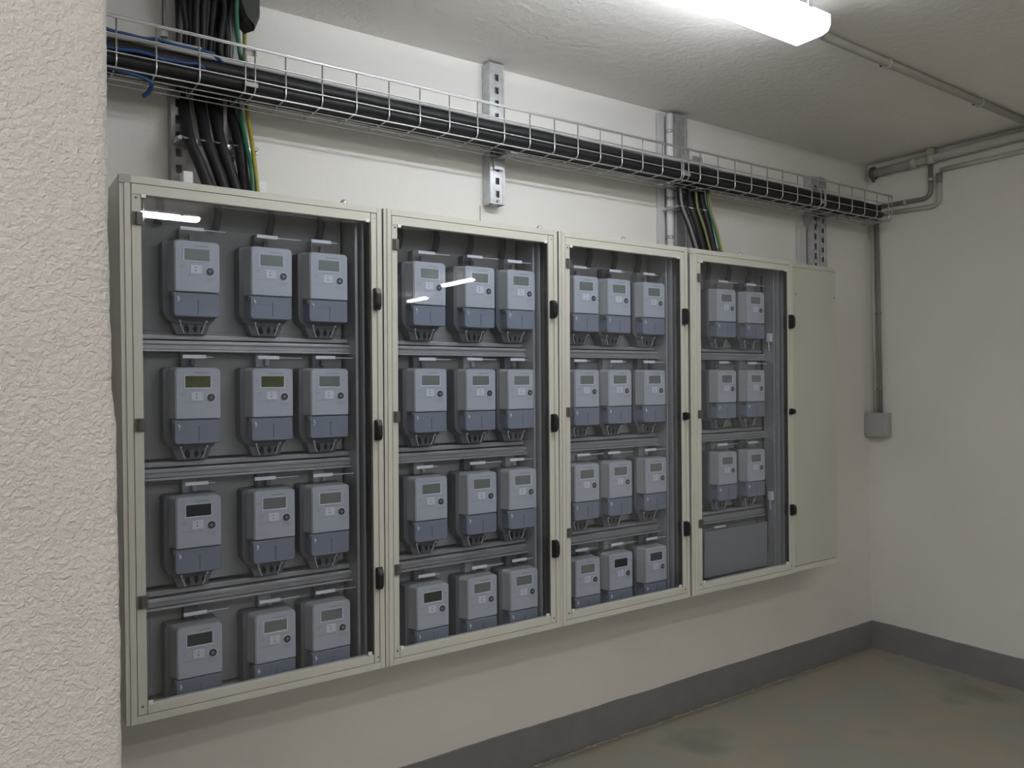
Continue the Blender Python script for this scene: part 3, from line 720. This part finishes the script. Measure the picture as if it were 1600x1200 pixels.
# ---------------------------------------------------------------- conduits and pipes
def pipe(name, path, r, label, m, rad=.03, saddles=(), cat='conduit', seg=12, saddle_m=None):
    P0 = Vector(path[0]); k = empty(name, P0, label, cat)
    q = fillet([Vector(p)-P0 for p in path], rad, 5) if len(path) > 2 else [Vector(p)-P0 for p in path]
    obj('pipe', tubebm(q, r, seg), m, k, True)
    for a, b in saddles:
        obj('saddle', tubebm([Vector(a)-P0, Vector(b)-P0], r*1.28, seg), saddle_m or m, k, True)
    return k
zc = 2.690
sd = [((x, -.887, zc), (x+.016, -.887, zc)) for x in (2.853, 3.591)]
k = pipe('ceiling_conduit', [(2.279, -.989, 2.645), (2.31, -.985, 2.66), (2.42, -.892, zc), (4.19, -.862, zc)], .0150, 'grey conduit on the ceiling from the lamp to the right wall', PVC, rad=.05, saddles=[((2.853, -.8836, zc), (2.868, -.8834, zc)), ((3.591, -.8715, zc), (3.606, -.8712, zc))])
for x, y in ((2.86, -.856), (3.598, -.845)): obj('saddle_screw', tubebm([Vector((x, y, ZC))-k.location, Vector((x, y, zc-.004))-k.location], .005, 6), DARKM, k)
pipe('ceiling_conduit', [(.12, -.889, zc), (.79, -.889, zc)], .0125, 'grey conduit running along the ceiling left of the lamp', PVC)
k = pipe('wall_pipe', [(4.155, -.045, 2.648), (4.153, -.60, 2.660), (4.150, -1.25, 2.668), (4.150, -3.9, 2.668)], .0225, 'thick painted pipe along the top of the right wall', PIPEP, rad=.1, cat='pipe', seg=16,
     saddles=[((4.155, -.265, 2.652), (4.155, -.295, 2.653)), ((4.154, -.355, 2.654), (4.154, -.39, 2.655))])
obj('pipe_clamp', tubebm([Vector((4.155, -.045, 2.648))-k.location, Vector((4.155, -.06, 2.648))-k.location], .036, 14), DARKM, k, True)
obj('wall_stem', tubebm([Vector((4.155, -.0525, 2.60))-k.location, Vector((4.155, -.0525, 2.62))-k.location], .008, 8), DARKM, k, True)
obj('tee_cap', tubebm([Vector((4.148, -.372, 2.676))-k.location, Vector((4.148, -.372, 2.704))-k.location], .024, 14), mat('yellowed_fitting', (.46, .44, .34), .6), k, True)
pipe('wall_conduit', [(4.178, -.41, 2.590), (4.178, -.60, 2.592), (4.178, -3.9, 2.60)], .0115, 'thin painted conduit on the right wall under the thick pipe', PIPEP, rad=.05)
pipe('wall_conduit', [(4.176, -.358, 2.628), (4.176, -.358, 2.458), (4.176, -.075, 2.462)], .0115, 'inner of the two bent conduits on the right wall', PVCD, rad=.045, saddles=[((4.176, -.358, 2.545), (4.176, -.358, 2.560)), ((4.176, -.215, 2.4595), (4.176, -.228, 2.4595))], saddle_m=PVC)
pipe('wall_conduit', [(4.176, -.402, 2.575), (4.176, -.402, 2.408), (4.176, -.075, 2.420)], .0115, 'outer of the two bent conduits on the right wall', PVC, rad=.045, saddles=[((4.176, -.402, 2.525), (4.176, -.402, 2.575))], saddle_m=PVCD)
pipe('wall_conduit', [(4.176, -.030, 2.44), (4.170, -.045, 1.323)], .0105, 'left of the two thin vertical conduits down the corner to the box', PVC, saddles=[((4.173, -.0375, 1.88), (4.173, -.0377, 1.865)), ((4.1705, -.0435, 1.46), (4.1705, -.0437, 1.45))])
pipe('wall_conduit', [(4.176, -.058, 2.42), (4.170, -.076, 1.323)], .0105, 'right of the two thin vertical conduits down the corner to the box', PVCD, saddles=[((4.173, -.067, 1.88), (4.173, -.0672, 1.865)), ((4.1705, -.0735, 1.46), (4.1705, -.0737, 1.45))])
k = empty('junction_box', (XC, -.066, 1.190), 'small grey junction box on the right wall near the corner', 'junction box')
obj('body', boxbm(-.048, -.001, -.062, .062, 0, .131, bev=.004), BOXM, k)
obj('lid', boxbm(-.060, -.0485, -.064, .064, -.001, .132, bev=.004), BOXM, k)
for yy in (-.05, .05):
    for zz in (.012, .118): obj('screw', tubebm([(-.060, yy, zz), (-.062, yy, zz)], .004, 8), PVCD, k)
bpy.context.view_layer.update()
